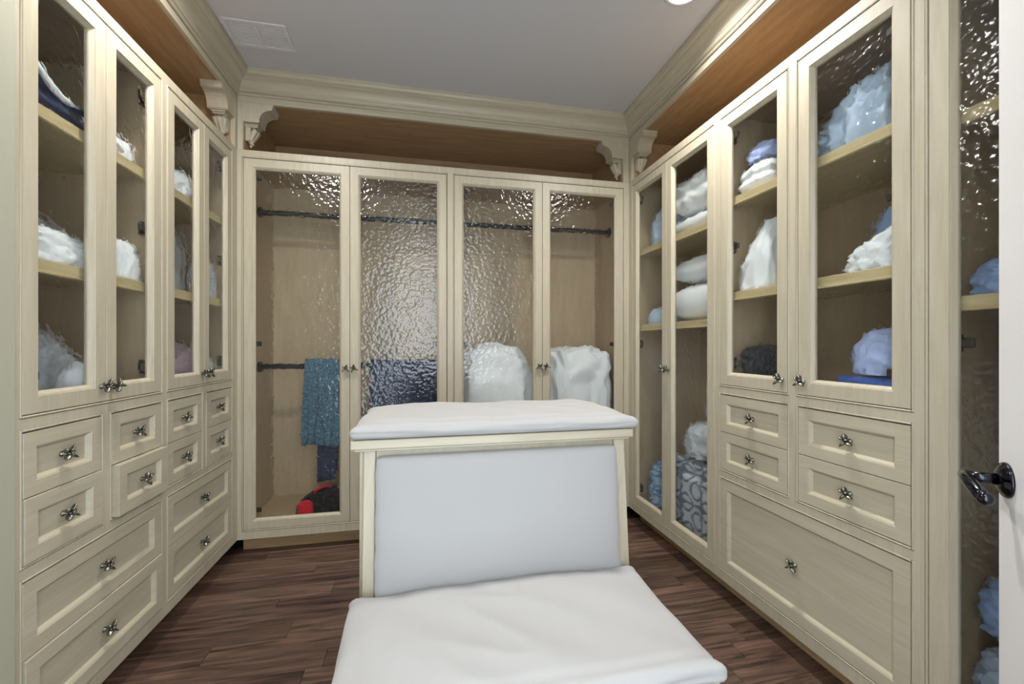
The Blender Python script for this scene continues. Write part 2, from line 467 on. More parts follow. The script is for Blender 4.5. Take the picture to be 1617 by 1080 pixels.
def carcass(parent, W, lo, shelves=(), rods=(), deck=None):
    t = 0.016
    z0 = Z_KICK + 0.002
    box_obj('side_panel', (0.0005, t, 0.0205, DEPTH, z0, Z_TOP - 0.001), M['inner'], parent)
    box_obj('side_panel', (W - t, W - 0.0005, 0.0205, DEPTH, z0, Z_TOP - 0.001), M['inner'], parent)
    box_obj('back_panel', (t, W - t, DEPTH - 0.012, DEPTH, z0, Z_TOP - 0.001), M['inner'], parent)
    box_obj('bottom_panel', (t, W - t, 0.0215, DEPTH - 0.012, Z_BOT - 0.012, Z_BOT + 0.008), M['inner'], parent)
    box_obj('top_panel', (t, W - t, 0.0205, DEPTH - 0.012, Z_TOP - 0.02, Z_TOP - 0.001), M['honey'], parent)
    box_obj('toe_kick', (0, W, 0.075, 0.09, 0.0, Z_KICK + 0.001), M['kick'], parent)
    if deck:
        box_obj('deck_panel', (t, W - t, 0.0215, DEPTH - 0.012, deck - 0.02, deck), M['inner'], parent)
    for z in shelves:
        bm = bmesh.new()
        add_box(bm, t + 0.001, W - t - 0.001, 0.036, DEPTH - 0.013, z - 0.02, z, 0.001)
        add_box(bm, t + 0.001, W - t - 0.001, 0.032, 0.05, z - 0.037, z - 0.0005, 0.002)
        add_box(bm, t + 0.001, W - t - 0.001, 0.029, 0.034, z - 0.037, z - 0.029, 0.002)
        link('shelf', bm_to('shelf', bm), M['shelf'], parent)
    for z in rods:
        bm = bmesh.new()
        add_tube(bm, [(t, 0.252, z), (W - t, 0.252, z)], 0.0155, 12)
        for xx, s in ((t, 1), (W - t, -1)):
            add_tube(bm, [(xx, 0.252, z), (xx + s * 0.012, 0.252, z)], 0.03, 14)
        link('hanging_rod', bm_to('hanging_rod', bm), M['rod'], parent, smooth=False)

def open_(x0, x1, z0, z1):
    b = 0.007
    return (x0 - b, x1 + b, z0 - b, z1 + b)

def tier_unit(name, label, loc, rz, W, doors, drs, bigs, outs, rot_cols=()):
    """glass doors over small drawers over deep drawers; columns in local x"""
    e = empty(name, loc, rz)
    tag(e, label, 'cabinet', 'built-in closet cabinets')
    ops = [open_(a, b, Z_UB, Z_TD) for (a, b, _) in doors] + [open_(a, b, Z_DB, Z_DT) for (a, b) in drs] + [open_(bigs[0], bigs[1], Z_BOT, Z_LT)]
    face_frame(e, W, ops)
    carcass(e, W, Z_UB, shelves=(1.307, 1.705), deck=0.905)
    for (a, b, sides) in doors:
        if len(sides) == 2:
            m = (a + b) / 2
            glass_door(e, a + GAP, m - GAP / 2, Z_UB + GAP, Z_TD - GAP, 'r')
            glass_door(e, m + GAP / 2, b - GAP, Z_UB + GAP, Z_TD - GAP, 'l')
        else:
            glass_door(e, a + GAP, b - GAP, Z_UB + GAP, Z_TD - GAP, sides)
    for i, (a, b) in enumerate(drs):
        drawer(e, a + GAP, b - GAP, Z_DM + GAP / 2, Z_DT - GAP, outs.get(('u', i), 0))
        drawer(e, a + GAP, b - GAP, Z_DB + GAP, Z_DM - GAP / 2, outs.get(('l', i), 0))
    if bigs[2] == 2:
        drawer(e, bigs[0] + GAP, bigs[1] - GAP, Z_LM + GAP / 2, Z_LT - GAP, outs.get('bu', 0), 0.038)
        drawer(e, bigs[0] + GAP, bigs[1] - GAP, Z_BOT + GAP, Z_LM - GAP / 2, outs.get('bl', 0), 0.038)
    else:
        drawer(e, bigs[0] + GAP, bigs[1] - GAP, Z_BOT + GAP, Z_LT - GAP, 0, 0.04)
    return e

def tall_unit(name, label, cat, loc, rz, W, a, b, shelves=(), rods=(), single=None, kz=0.957):
    e = empty(name, loc, rz)
    tag(e, label, cat, 'built-in closet cabinets')
    face_frame(e, W, [open_(a, b, Z_BOT, Z_TD)])
    carcass(e, W, Z_BOT, shelves=shelves, rods=rods)
    if single:
        glass_door(e, a + GAP, b - GAP, Z_BOT + GAP, Z_TD - GAP, single, kz)
    else:
        m = (a + b) / 2
        glass_door(e, a + GAP, m - GAP / 2, Z_BOT + GAP, Z_TD - GAP, 'r', kz)
        glass_door(e, m + GAP / 2, b - GAP, Z_BOT + GAP, Z_TD - GAP, 'l', kz)
    return e

# ------------------------------------------------------------------ the room shell
def struct(o): o['kind'] = 'structure'; return o

XW0, XW1, YW0, YW1 = XL - DEPTH - 0.004, XR + DEPTH + 0.004, -0.16, YB + DEPTH + 0.004
floor = struct(box_obj('floor', (XW0 - 0.1, XW1 + 0.1, -0.3, YW1 + 0.1, -0.06, -0.006), M['subfloor'], None, 0))
floor['label'] = 'dark brown wood plank floor'
struct(box_obj('ceiling', (XW0 - 0.1, XW1 + 0.1, -0.3, YW1 + 0.1, ZC, ZC + 0.08), M['ceiling'], None, 0))
struct(box_obj('wall_left', (XW0 - 0.1, XW0, -0.3, YW1 + 0.1, 0, ZC), M['wall'], None, 0))
struct(box_obj('wall_right', (XW1, XW1 + 0.1, -0.3, YW1 + 0.1, 0, ZC), M['wall'], None, 0))
struct(box_obj('wall_back', (XW0, XW1, YW1, YW1 + 0.1, 0, ZC), M['wall'], None, 0))
# pier that closes the left run towards the doorway, and the front wall with the doorway behind the camera
struct(box_obj('wall_left_pier', (XW0, XL + 0.012, -0.05, 1.188, 0, ZC), M['wall'], None, 0.004))
struct(boxes_obj('wall_front', [(XW0, -0.46, -0.16, -0.05, 0, ZC), (0.5, XW1, -0.16, -0.05, 0, ZC), (-0.46, 0.5, -0.16, -0.05, 2.08, ZC)], M['wall']))
struct(boxes_obj('trim_4', [(-0.46, -0.44, -0.165, -0.045, 0, 2.08), (0.48, 0.5, -0.165, -0.045, 0, 2.08), (-0.46, 0.5, -0.165, -0.045, 2.06, 2.08)], M['white_paint']))['label'] = 'white lining of the doorway'

# floor boards, laid across the room
PW = 0.09
plank_mesh = {}
def plank(length):
    k = round(length, 3)
    if k not in plank_mesh:
        bm = bmesh.new(); add_box(bm, 0.0006, length - 0.0006, 0.0006, PW - 0.0006, -0.006, 0.0, 0.0009)
        me = bm_to('plank', bm); me.materials.append(M['floor']); plank_mesh[k] = me
    return plank_mesh[k]
LENS = [0.45, 0.6, 0.75, 0.9, 1.05]
y = -0.1
while y < YB + 0.075:
    x = XL - 0.07 - random.uniform(0, 0.4)
    while x < XR + 0.07:
        L = random.choice(LENS)
        if x + L > XW0 + 0.01:
            o = bpy.data.objects.new('plank', plank(L)); col.objects.link(o); o.parent = floor
            o.location = (x, y, 0)
        x += L
    y += PW

# crown moulding, mitred in the corners
CROWN = [(0.0, 2.362), (0.006, 2.362), (0.010, 2.366), (0.010, 2.371), (0.006, 2.374), (0.012, 2.376), (0.017, 2.381), (0.019, 2.388), (0.019, 2.392),
         (0.0205, 2.3925), (0.023, 2.402), (0.028, 2.412), (0.036, 2.422), (0.045, 2.429), (0.054, 2.433), (0.0545, 2.438), (0.058, 2.439),
         (0.062, 2.441), (0.068, 2.445), (0.072, 2.452), (0.073, 2.46), (0.075, 2.461), (0.075, 2.4695), (0.0, 2.4695)]
def crown(name, fn0, fn1):
    bm = bmesh.new()
    a = [bm.verts.new(fn0(p) + (z,)) for p, z in CROWN]; b = [bm.verts.new(fn1(p) + (z,)) for p, z in CROWN]
    n = len(CROWN)
    for i in range(n):
        bm.faces.new((a[i], a[(i + 1) % n], b[(i + 1) % n], b[i]))
    bm.faces.new(a); bm.faces.new(b)
    return struct(link(name, bm_to(name, bm), M['maple_y'] if name != 'trim_2' else M['maple_h']))
FL = 0.0012
crown('trim_1', lambda p: (XL + FL + p + 0.0, -0.04), lambda p: (XL + FL + p, YB - FL - p))['label'] = 'maple crown moulding over the drawers by the ceiling vent'
crown('trim_2', lambda p: (XL + FL + p, YB - FL - p), lambda p: (XR - FL - p, YB - FL - p))['label'] = 'maple crown moulding over the two wardrobes'
crown('trim_3', lambda p: (XR - FL - p, -0.04), lambda p: (XR - FL - p, YB - FL - p))['label'] = 'maple crown moulding beside the lit ceiling lamp'

# ------------------------------------------------------------------ cabinets
R90 = math.pi / 2
YL0, YLM = 1.190, 1.7802
fx = lambda Y: Y - YL0
tier_unit('linen_cabinet', 'maple glass-door cabinet holding a navy garment, over small drawers, one pulled out', (XL, YL0, 0), R90, YLM - YL0,
          [(fx(1.217), fx(1.761), 'rl')], [(fx(1.217), fx(1.4695)), (fx(1.5095), fx(1.761))], (fx(1.217), fx(1.761), 2),
          {('l', 1): 0.02, ('l', 0): 0.004, 'bl': 0.006, ('u', 0): 0.001})
fx2 = lambda Y: Y - YLM
tier_unit('linen_cabinet', 'maple glass-door cabinet with pink bundle, over drawers, in the corner by the wardrobe', (XL, YLM, 0), R90, YB - YLM,
          [(fx2(1.7998), fx2(2.3354), 'rl')], [(fx2(1.7998), fx2(2.048)), (fx2(2.088), fx2(2.3354))], (fx2(1.7998), fx2(2.3354), 2), {})
XM = 0.1522
tall_unit('wardrobe', 'maple two-door glass wardrobe with clothes over its lower rod', 'wardrobe', (XL, YB, 0), 0, XM - XL, -0.9026 - XL, 0.1321 - XL, rods=(1.84, 0.96))
tall_unit('wardrobe', 'maple two-door glass wardrobe heaped with white bedding', 'wardrobe', (XM, YB, 0), 0, XR - XM, 0.1722 - XM, 1.2087 - XM, rods=(1.84,))
YA, YD = 1.601, 0.8385
tall_unit('linen_cabinet', 'tall maple cabinet with two narrow glass doors, pillows and quilts inside', 'cabinet', (XR, YB, 0), -R90, YB - YA, YB - 2.353, YB - 1.6213, shelves=(1.204, 1.654))
gx = lambda Y: YA - Y
tier_unit('linen_cabinet', 'maple cabinet with two separate glass doors, four small drawers and one wide deep drawer', (XR, YA, 0), -R90, YA - YD,
          [(gx(1.5805), gx(1.2403), 'r'), (gx(1.1994), gx(0.8594), 'l')], [(gx(1.5805), gx(1.2403)), (gx(1.1994), gx(0.8594))], (gx(1.5805), gx(0.8594), 1), {})
tall_unit('linen_cabinet', 'tall maple cabinet with one glass door half hidden by the white door', 'cabinet', (XR, YD, 0), -R90, YD - 0.02, YD - 0.822, YD - 0.40, shelves=(1.204, 1.654), single='r')

# ------------------------------------------------------------------ open niches with frieze and corbels above the cabinets
Z_FR = 2.330
def corbel(parent, x, s):
    """bracket in the upper corner of the opening, s = direction along the run"""
    pr = [(0, 0), (0.142, 0), (0.142, -0.010), (0.137, -0.014), (0.137, -0.026), (0.131, -0.030), (0.116, -0.032), (0.102, -0.038), (0.090, -0.048), (0.081, -0.061),
          (0.076, -0.076), (0.074, -0.088), (0.076, -0.092), (0.070, -0.098), (0.0, -0.098)]
    bm = bmesh.new()
    fa = [bm.verts.new((x + s * a, 0.001, Z_FR + b)) for a, b in pr]; ba = [bm.verts.new((x + s * a, 0.092, Z_FR + b)) for a, b in pr]
    n = len(pr)
    for i in range(n): bm.faces.new((fa[i], fa[(i + 1) % n], ba[(i + 1) % n], ba[i]))
    bm.faces.new(fa); bm.faces.new(ba)
    c = link('corbel', bm_to('corbel', bm), M['maple_v'], parent)
    bm = bmesh.new()
    # stepped collar, then a leaf of three ribs curling in at the tip
    add_box(bm, min(x, x + s * 0.066), max(x, x + s * 0.066), 0.018, 0.080, Z_FR - 0.106, Z_FR - 0.098, 0.002)
    add_box(bm, min(x, x + s * 0.060), max(x, x + s * 0.060), 0.022, 0.076, Z_FR - 0.114, Z_FR - 0.106, 0.002)
    for k, yy in enumerate((0.030, 0.049, 0.068)):
        cx = 0.040 if k != 1 else 0.044
        pts = [(x + s * cx, yy, Z_FR - 0.112), (x + s * (cx + 0.006), yy, Z_FR - 0.128), (x + s * (cx - 0.004), yy + (0.049 - yy) * 0.15, Z_FR - 0.150),
               (x + s * (cx - 0.016), yy + (0.049 - yy) * 0.4, Z_FR - 0.172), (x + s * (cx - 0.022), yy + (0.049 - yy) * 0.6, Z_FR - 0.190)]
        add_tube(bm, pts, [0.012, 0.0145, 0.013, 0.0105, 0.007], 10)
    add_ellipsoid(bm, (x + s * 0.026, 0.049, Z_FR - 0.194), (0.011, 0.014, 0.008), None, 10, 6)
    add_ellipsoid(bm, (x + s * 0.020, 0.049, Z_FR - 0.206), (0.007, 0.008, 0.008), None, 8, 6)
    add_box(bm, min(x, x + s * 0.026), max(x, x + s * 0.026), 0.024, 0.074, Z_FR - 0.185, Z_FR - 0.112, 0.004)
    link('carved_leaf', bm_to('carved_leaf', bm), M['maple_v'], c, smooth=False)

def niche(label, loc, rz, W, post0, post1, corb0, corb1):
    e = empty('display_niche', loc, rz); tag(e, label, 'shelf', 'open niches over the cabinets')
    box_obj('frieze', (0, W, 0.0, 0.02, Z_FR, ZC - 0.001), M['maple_h'], e, 0.001)
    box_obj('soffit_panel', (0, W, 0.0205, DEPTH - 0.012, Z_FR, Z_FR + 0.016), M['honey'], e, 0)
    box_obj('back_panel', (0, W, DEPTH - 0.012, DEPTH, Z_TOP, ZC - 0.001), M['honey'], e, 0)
    for (a, b) in (post0, post1):
        if b > a:
            box_obj('post', (a, b, 0.0, 0.02, Z_TOP + 0.0005, Z_FR - 0.0005), M['maple_v'], e, 0.001)
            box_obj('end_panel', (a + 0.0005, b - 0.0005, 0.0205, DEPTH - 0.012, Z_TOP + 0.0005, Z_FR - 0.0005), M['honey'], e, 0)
    if corb0: corbel(e, post0[1], 1)
    if corb1: corbel(e, post1[0], -1)
    return e
WL = YB - YL0
niche('open wooden niche over the linen cabinets, below the ceiling vent', (XL, YL0, 0), R90, WL, (0, 0.027), (WL - 0.027, WL), False, True)
WB = XR - XL
niche('dark open niche over the two wardrobes, a corbel at each end', (XL, YB, 0), 0, WB, (0, 0.027), (WB - 0.036, WB), True, True)
WR = YB - 0.02
niche('long open niche over the pillow cabinet and wide drawer, beside the lit lamp', (XR, YB, 0), -R90, WR, (0, 0.03), (WR - 0.027, WR), True, False)

# ------------------------------------------------------------------ soft things
def rbox(a, b, c, r, n):
    """rounded box, half sizes a b c, dense enough to wrinkle"""
    bm = bmesh.new(); bmesh.ops.create_cube(bm, size=2.0)
    bmesh.ops.subdivide_edges(bm, edges=bm.edges, cuts=n, use_grid_fill=True)
    for v in bm.verts:
        p = v.co
        q = Vector((p.x * a, p.y * b, p.z * c))
        core = Vector((max(-a + r, min(a - r, q.x)), max(-b + r, min(b - r, q.y)), max(-c + r, min(c - r, q.z))))
        d = q - core
        if d.length > 1e-9:
            v.co = core + d.normalized() * r
        else:
            v.co = q
    return bm

def ridge(p, f, seed):
    q = Vector(p) + Vector((seed * 3.17, seed * 1.91, seed * 2.33))
    w = noise.noise_vector(q * f * 0.45) * (0.9 / f)
    t = 1.0 - abs(noise.noise((q + w) * f))
    return t * t

def soft_finish(name, bm, mat, loc, rz=0.0, parent=None, subsurf=False):
    o = link(name, bm_to(name, bm), mat, parent, loc, (0, 0, rz), smooth=True)
    return o

def lump(name, label, cat, mat, loc, size, seed, amp=0.28, f=2.2, rz=0.0, box=0.15, taper=None, group=None, sub=5, flat=0.25, lean=(0, 0), parent=None, under=0.35):
    """crumpled heap of cloth: loc = centre of its base, size = full width, depth, height"""
    bm = bmesh.new(); bmesh.ops.create_icosphere(bm, subdivisions=sub, radius=1.0)
    sx, sy, sz = size[0] / 2, size[1] / 2, size[2]
    e = 1.0 - box
    for v in bm.verts:
        p = v.co.normalized()
        q = Vector([math.copysign(abs(c) ** e, c) for c in p])
        m = max(abs(c) for c in q)
        q = q * (1 - box) + (q / m) * box * 0.92 if m > 0 else q
        rr = ridge(p, f * 1.15, seed) * 0.55 + ridge(p, f * 2.6, seed + 5) * 0.33 + ridge(p, f * 5.5, seed + 9) * 0.16
        k = 1.0 + amp * 1.25 * (rr - 0.62)
        z = q.z
        zz = max(0.0, (z + under) / (1 + under))
        if z < 0:
            fl = max(1e-6, math.hypot(p.x, p.y))
            w_ = max(fl, 1.0 - 0.6 * max(0.0, -p.z)) / fl if -p.z < under else 1.0
            q = Vector((q.x * w_, q.y * w_, q.z))
        q2 = Vector((q.x * sx * k, q.y * sy * k, 0))
        hz = zz * sz * (1 + amp * 0.8 * (rr - 0.62) * zz)
        if taper: hz *= 1.0 + taper * q.x
        q2.x += lean[0] * zz; q2.y += lean[1] * zz
        q2.z = max(hz, 0.0)
        v.co = q2
    fit(bm, size)
    o = soft_finish(name, bm, mat, loc, rz, parent)
    if cat: tag(o, label, cat, group)
    return o

def fit(bm, size):
    lo = [min(v.co[i] for v in bm.verts) for i in range(3)]; hi = [max(v.co[i] for v in bm.verts) for i in range(3)]
    for v in bm.verts:
        for i in range(3):
            t = (v.co[i] - lo[i]) / (hi[i] - lo[i])
            v.co[i] = t * size[i] + 0.0008 if i == 2 else (t - 0.5) * size[i]

def folded(name, label, cat, mat, loc, size, seed, layers=3, rz=0.0, amp=0.012, taper=0.0, group=None, tilt=None):
    """folded textile: rounded slab with fold lines round its sides"""
    a, b, c = size[0] / 2, size[1] / 2, size[2] / 2
    bm = rbox(a, b, c, min(a, b, c) * 0.85, 26)
    for v in bm.verts:
        p = v.co.copy()
        lay = abs(math.sin(math.pi * layers * (p.z + c) / (2 * c)))
        side = max(abs(p.x) / a, abs(p.y) / b)
        s = 1 - 0.10 * (1 - lay) * max(0, side - 0.6) / 0.4
        w = (ridge(p, 9, seed) - 0.6) * amp + (ridge(p, 22, seed + 3) - 0.6) * amp * 0.4
        v.co.x = p.x * s + w * (p.x / a); v.co.y = p.y * s + w * (p.y / b)
        v.co.z = (p.z + c) * (1 + taper * p.x / a) + w * (0.8 if p.z > 0 else 0.0)
        v.co.z = max(v.co.z, 0.0005)
    fit(bm, size)
    o = soft_finish(name, bm, mat, loc, rz)
    if tilt: o.rotation_euler = tilt
    if cat: tag(o, label, cat, group)
    return o

def pillow(name, label, mat, loc, size, seed, rot=(0, 0, 0), group=None):
    a, b, t = size[0] / 2, size[1] / 2, size[2] / 2
    bm = bmesh.new(); n = 30
    top = {}; bot = {}
    for i in range(n + 1):
        for j in range(n + 1):
            u, w = i / n * 2 - 1, j / n * 2 - 1
            pinch = 1 - 0.10 * (1 - u * u) * 0 - 0.07 * (1 - w * w) * 0
            x = u * a * (1 - 0.07 * (1 - w * w) * u * u); yv = w * b * (1 - 0.07 * (1 - u * u) * w * w)
            h = t * max(0.0, (1 - u ** 4) * (1 - w ** 4)) ** 0.5
            wr = (ridge((x, yv, 0), 9, seed) - 0.6) * 0.016 * min(1, h / t + 0.1)
            edge = i in (0, n) or j in (0, n)
            vt = bm.verts.new((x, yv, t + h + (0 if edge else wr)))
            top[i, j] = vt
            bot[i, j] = vt if edge else bm.verts.new((x, yv, t - h * 0.95))
    for i in range(n):
        for j in range(n):
            bm.faces.new((top[i, j], top[i + 1, j], top[i + 1, j + 1], top[i, j + 1]))
            f = (bot[i, j], bot[i, j + 1], bot[i + 1, j + 1], bot[i + 1, j])
            try: bm.faces.new(f)
            except ValueError: pass
    o = soft_finish(name, bm, mat, loc)
    o.rotation_euler = rot
    tag(o, label, 'pillow', group)
    return o

def draped(name, label, cat, mat, x0, x1, yr, zr, zfront, zback, seed, flare=0.0, wav=0.008, rr=0.019, thick=0.01):
    """cloth folded over a rod along x"""
    bm = bmesh.new(); rows = []
    pts = []
    nF = 26
    for k in range(nF + 1): pts.append((-rr, zfront + (zr - zfront) * k / nF, 1 - k / nF))
    for k in range(1, 8):
        t = math.pi * k / 8; pts.append((-rr * math.cos(t), zr + rr * math.sin(t), 0))
    for k in range(nF + 1): pts.append((rr, zr - (zr - zback) * k / nF, k / nF))
    nx = 36
    for i, (dy, z, h) in enumerate(pts):
        row = []
        for k in range(nx + 1):
            u = k / nx * 2 - 1
            x = (x0 + x1) / 2 + u * (x1 - x0) / 2 * (1 + flare * h)
            wv = math.sin(u * 7 + seed + 1.2 * h) * wav * h + noise.noise(Vector((x * 14, z * 5, seed))) * wav * (0.3 + h)
            s = -1 if dy < 0 else 1
            zz = z + (noise.noise(Vector((x * 9, seed, 3.3))) * 0.03 * h if h > 0.8 else 0)
            row.append(bm.verts.new((x, yr + dy + s * abs(wv) * 1.2 + s * 0.004 * h, zz)))
        rows.append(row)
    for i in range(len(rows) - 1):
        for k in range(nx):
            bm.faces.new((rows[i][k], rows[i][k + 1], rows[i + 1][k + 1], rows[i + 1][k]))
    me = bm_to(name, bm)
    o = link(name, me, mat, None, smooth=True)
    m = o.modifiers.new('thickness', 'SOLIDIFY'); m.thickness = thick; m.offset = 1.0
    tag(o, label, cat)
    return o

# -- left cabinets
DL = lambda d: XL - d
S1, S2, SD = 1.7055, 1.3075, 0.9055
T1, T2, T0 = 1.6545, 1.2045, 0.1405
g = folded('garment', 'folded navy garment with a white cord edge on a top shelf', 'clothing', M['navy'], (DL(0.21), 1.475, S1), (0.38, 0.32, 0.125), 3, 2, R90, 0.014, taper=-0.5)
bm = bmesh.new()
cord = []
for k in range(25):
    t = k / 24
    cord.append((-0.17 + 0.34 * t, -0.152 - 0.006 * math.sin(t * 9), 0.115 * (1.5 - 1.0 * t) * 0.52 + 0.004 * math.sin(t * 17) + (0.04 * (1 - t * 5) ** 2 if t < 0.2 else 0)))
add_tube(bm, cord, 0.0085, 8)
link('cord_edge', bm_to('cord_edge', bm), M['white'], g, smooth=True)
lump('cloth_bundle', 'small white cloth end on the top shelf beside the navy garment', 'textile', M['white'], (DL(0.16), 1.718, S1), (0.08, 0.18, 0.115), 11, sub=4, rz=R90)
lump('throw_blanket', 'mottled grey plush throw heaped above a white cloth', 'blanket', M['greywhite'], (DL(0.31), 1.54, S2), (0.38, 0.20, 0.20), 4, 0.4, 2.6, R90)
lump('cloth_bundle', 'white crumpled cloth spilling to the shelf edge under the grey throw', 'textile', M['white'], (DL(0.112), 1.44, S2), (0.35, 0.15, 0.105), 8, 0.34, 2.4, R90, taper=-0.2)
lump('pillow_bundle', 'round white bundle on the middle shelf, beside the grey throw', 'textile', M['white'], (DL(0.118), 1.69, S2), (0.13, 0.155, 0.145), 15, 0.14, 2.0, R90)
lump('wrapped_bundle', 'silvery grey wrapped bundle in the bottom of the cabinet above the pulled-out drawer', 'textile', M['palegrey'], (DL(0.27), 1.48, SD), (0.42, 0.27, 0.29), 21, 0.45, 2.3, R90, taper=-0.25)
lump('cloth_bundle', 'white crumpled cloth in front of the silvery wrapped bundle', 'textile', M['white'], (DL(0.082), 1.52, SD), (0.15, 0.09, 0.13), 23, 0.3, 2.6, R90, sub=4)
lump('lace_cloth', 'frilly white cloth pile on the top shelf of the corner cabinet', 'textile', M['white'], (DL(0.18), 2.12, S1), (0.27, 0.24, 0.15), 31, 0.4, 3.2, R90)
lump('throw_blanket', 'tall grey-white plush stack on the corner cabinet middle shelf', 'blanket', M['greywhite'], (DL(0.25), 2.13, S2), (0.28, 0.22, 0.34), 33, 0.32, 2.8, R90)
lump('plush_bundle', 'dusty pink plush bundle', 'textile', M['pink'], (DL(0.19), 2.12, SD), (0.27, 0.24, 0.20), 37, 0.25, 4.0, R90)
lump('paisley_cloth', 'grey and white paisley cloth bulging beside the tall plush stack', 'textile', M['paisley'], (DL(0.088), 2.24, S2), (0.16, 0.095, 0.19), 39, 0.16, 2.0, R90, box=0.1)
lump('cloth_bundle', 'small white cloth near the pink bundle in the corner cabinet', 'textile', M['white'], (DL(0.11), 2.31, SD), (0.09, 0.08, 0.12), 41, 0.4, 3.0, R90, sub=4)

# -- wardrobes
RY = YB + 0.252
draped('knit_sweater', 'teal chunky knit garment folded over the lower rod', 'clothing', M['teal'], -0.665, -0.475, RY, 0.96, 0.50, 0.56, 1.3, flare=0.13, wav=0.014, rr=0.03, thick=0.014)
draped('trousers', 'dark blue trousers hanging below the teal knit', 'clothing', M['navyblanket'], -0.60, -0.495, RY, 0.96, 0.30, 0.34, 2.7, flare=0.0, wav=0.006, rr=0.0185, thick=0.006)
draped('blanket', 'navy knit blanket folded over the lower rod behind the bench', 'blanket', M['navyblanket'], -0.305, 0.10, RY, 0.96, 0.42, 0.40, 4.1, flare=0.03, wav=0.012, rr=0.024, thick=0.013)
bg_ = lump('bag', 'black soft bag with a red patch on the wardrobe floor', 'bag', M['black'], (-0.565, YB + 0.125, T0), (0.24, 0.17, 0.16), 51, 0.3, 2.2, 0, taper=0.3)
lump('red_patch', None, None, M['red'], (-0.055, -0.068, 0.03), (0.085, 0.05, 0.075), 53, 0.12, 2.0, 0, sub=4, parent=bg_)
bm = bmesh.new()
add_tube(bm, [(-0.03, -0.02, 0.10), (-0.01, -0.03, 0.145), (0.03, -0.03, 0.165), (0.07, -0.02, 0.16)], 0.007, 8)
link('red_strap', bm_to('red_strap', bm), M['red'], bg_, smooth=True)
folded('comforter', 'white folded comforter at the bottom of the bedding wardrobe', 'bedding', M['white'], (0.69, YB + 0.25, T0), (0.95, 0.40, 0.50), 61, 4, 0, 0.03)
lump('duvet', 'peaked white duvet next to the wardrobe mullion', 'bedding', M['white'], (0.445, YB + 0.25, T0 + 0.5012), (0.50, 0.38, 0.46), 63, 0.30, 1.15, 0, box=0.25, under=0.15)
lump('duvet', 'tied white duvet bundle nearest the tall pillow cabinet', 'bedding', M['white'], (0.975, YB + 0.25, T0 + 0.5012), (0.44, 0.38, 0.44), 68, 0.30, 1.25, 0, box=0.4, under=0.25)

# -- right cabinets (tall pillow cabinet)
DR = lambda d: XR + d
pillow('pillow', 'flat white pillow below the folded comforter', M['white'], (DR(0.24), 1.89, T1), (0.34, 0.38, 0.10), 71)
folded('comforter', 'white folded comforter on the top pillow shelf', 'bedding', M['white'], (DR(0.24), 1.89, T1 + 0.108), (0.36, 0.38, 0.20), 73, 2, 0, 0.018)
lump('rolled_blanket', 'daylight-tinted rolled blanket end beside the folded comforter', 'bedding', M['bluetint'], (DR(0.22), 2.225, T1), (0.30, 0.22, 0.26), 75, 0.22, 3.6, 0, box=0.1)
pillow('pillow', 'plump white pillow, lower of the stacked pair', M['white'], (DR(0.235), 1.88, T2), (0.36, 0.42, 0.19), 77)
pillow('pillow', 'thin white pillow, upper of the stacked pair', M['white'], (DR(0.235), 1.88, T2 + 0.2), (0.34, 0.40, 0.13), 79)
lump('cushion', 'small daylight-tinted white cushion beside the stacked pillows', 'bedding', M['bluetint'], (DR(0.2), 2.25, T2), (0.26, 0.20, 0.11), 81, 0.12, 2.0, 0, sub=4)
lump('quilt', 'grey trellis print quilt crumpled on the cabinet floor', 'bedding', M['trellis'], (DR(0.2), 1.87, T0), (0.30, 0.46, 0.38), 83, 0.3, 2.0, 0, box=0.5)
lump('quilt', 'light grey quilt heaped above the trellis print', 'bedding', M['greycloth'], (DR(0.21), 1.83, T0 + 0.381), (0.30, 0.38, 0.19), 85, 0.4, 2.2, 0)
lump('garment_bag', 'tall pale translucent-looking wrap on top of the quilts', 'textile', M['palegrey'], (DR(0.22), 1.75, T0 + 0.572), (0.24, 0.22, 0.25), 87, 0.25, 2.0, 0)
lump('printed_sheet', 'blue swirl print sheet on the floor of the pillow cabinet', 'bedding', M['blueprint'], (DR(0.19), 2.235, T0), (0.26, 0.22, 0.28), 89, 0.32, 2.6, 0)
# two-door cabinet over drawers
folded('sheet_stack', 'bright white folded sheets on a top shelf', 'bedding', M['white'], (DR(0.17), 1.475, S1), (0.24, 0.20, 0.125), 91, 2, 0, 0.016)
lump('sheer_cloth', 'bluish sheer cloth on the bright white sheets', 'textile', M['lilac'], (DR(0.17), 1.46, S1 + 0.126), (0.22, 0.17, 0.08), 93, 0.35, 3.2, 0, sub=4)
lump('pillowcase', 'white pillow slumped against the cabinet middle shelf post', 'bedding', M['white'], (DR(0.155), 1.478, S2), (0.205, 0.21, 0.30), 95, 0.22, 1.8, -R90, taper=0.6, box=0.2)
folded('dark_cloth', 'dark navy folded cloth in the bottom behind a glass door', 'clothing', M['dark'], (DR(0.16), 1.485, SD), (0.22, 0.19, 0.18), 97, 3, 0, 0.02)
lump('ruffled_sheet', 'pale blue ruffled sheets on the top shelf above the fringed towel', 'bedding', M['bluetint'], (DR(0.2), 1.09, S1), (0.32, 0.30, 0.25), 99, 0.42, 3.4, -R90, taper=0.35)
lump('towel', 'white fringed towel sagging along the shelf edge', 'textile', M['white'], (DR(0.105), 1.00, S2), (0.22, 0.13, 0.13), 101, 0.42, 2.4, -R90, taper=0.5)
lump('shirt', 'sky blue cloth heaped behind the fringed towel', 'clothing', M['skyblue'], (DR(0.28), 1.05, S2), (0.18, 0.18, 0.27), 103, 0.25, 2.2, -R90, taper=0.2)
folded('blue_cloth', 'mid blue folded cloth under the lilac bundle', 'clothing', M['blue'], (DR(0.19), 1.03, SD), (0.26, 0.22, 0.085), 105, 2, 0, 0.014)
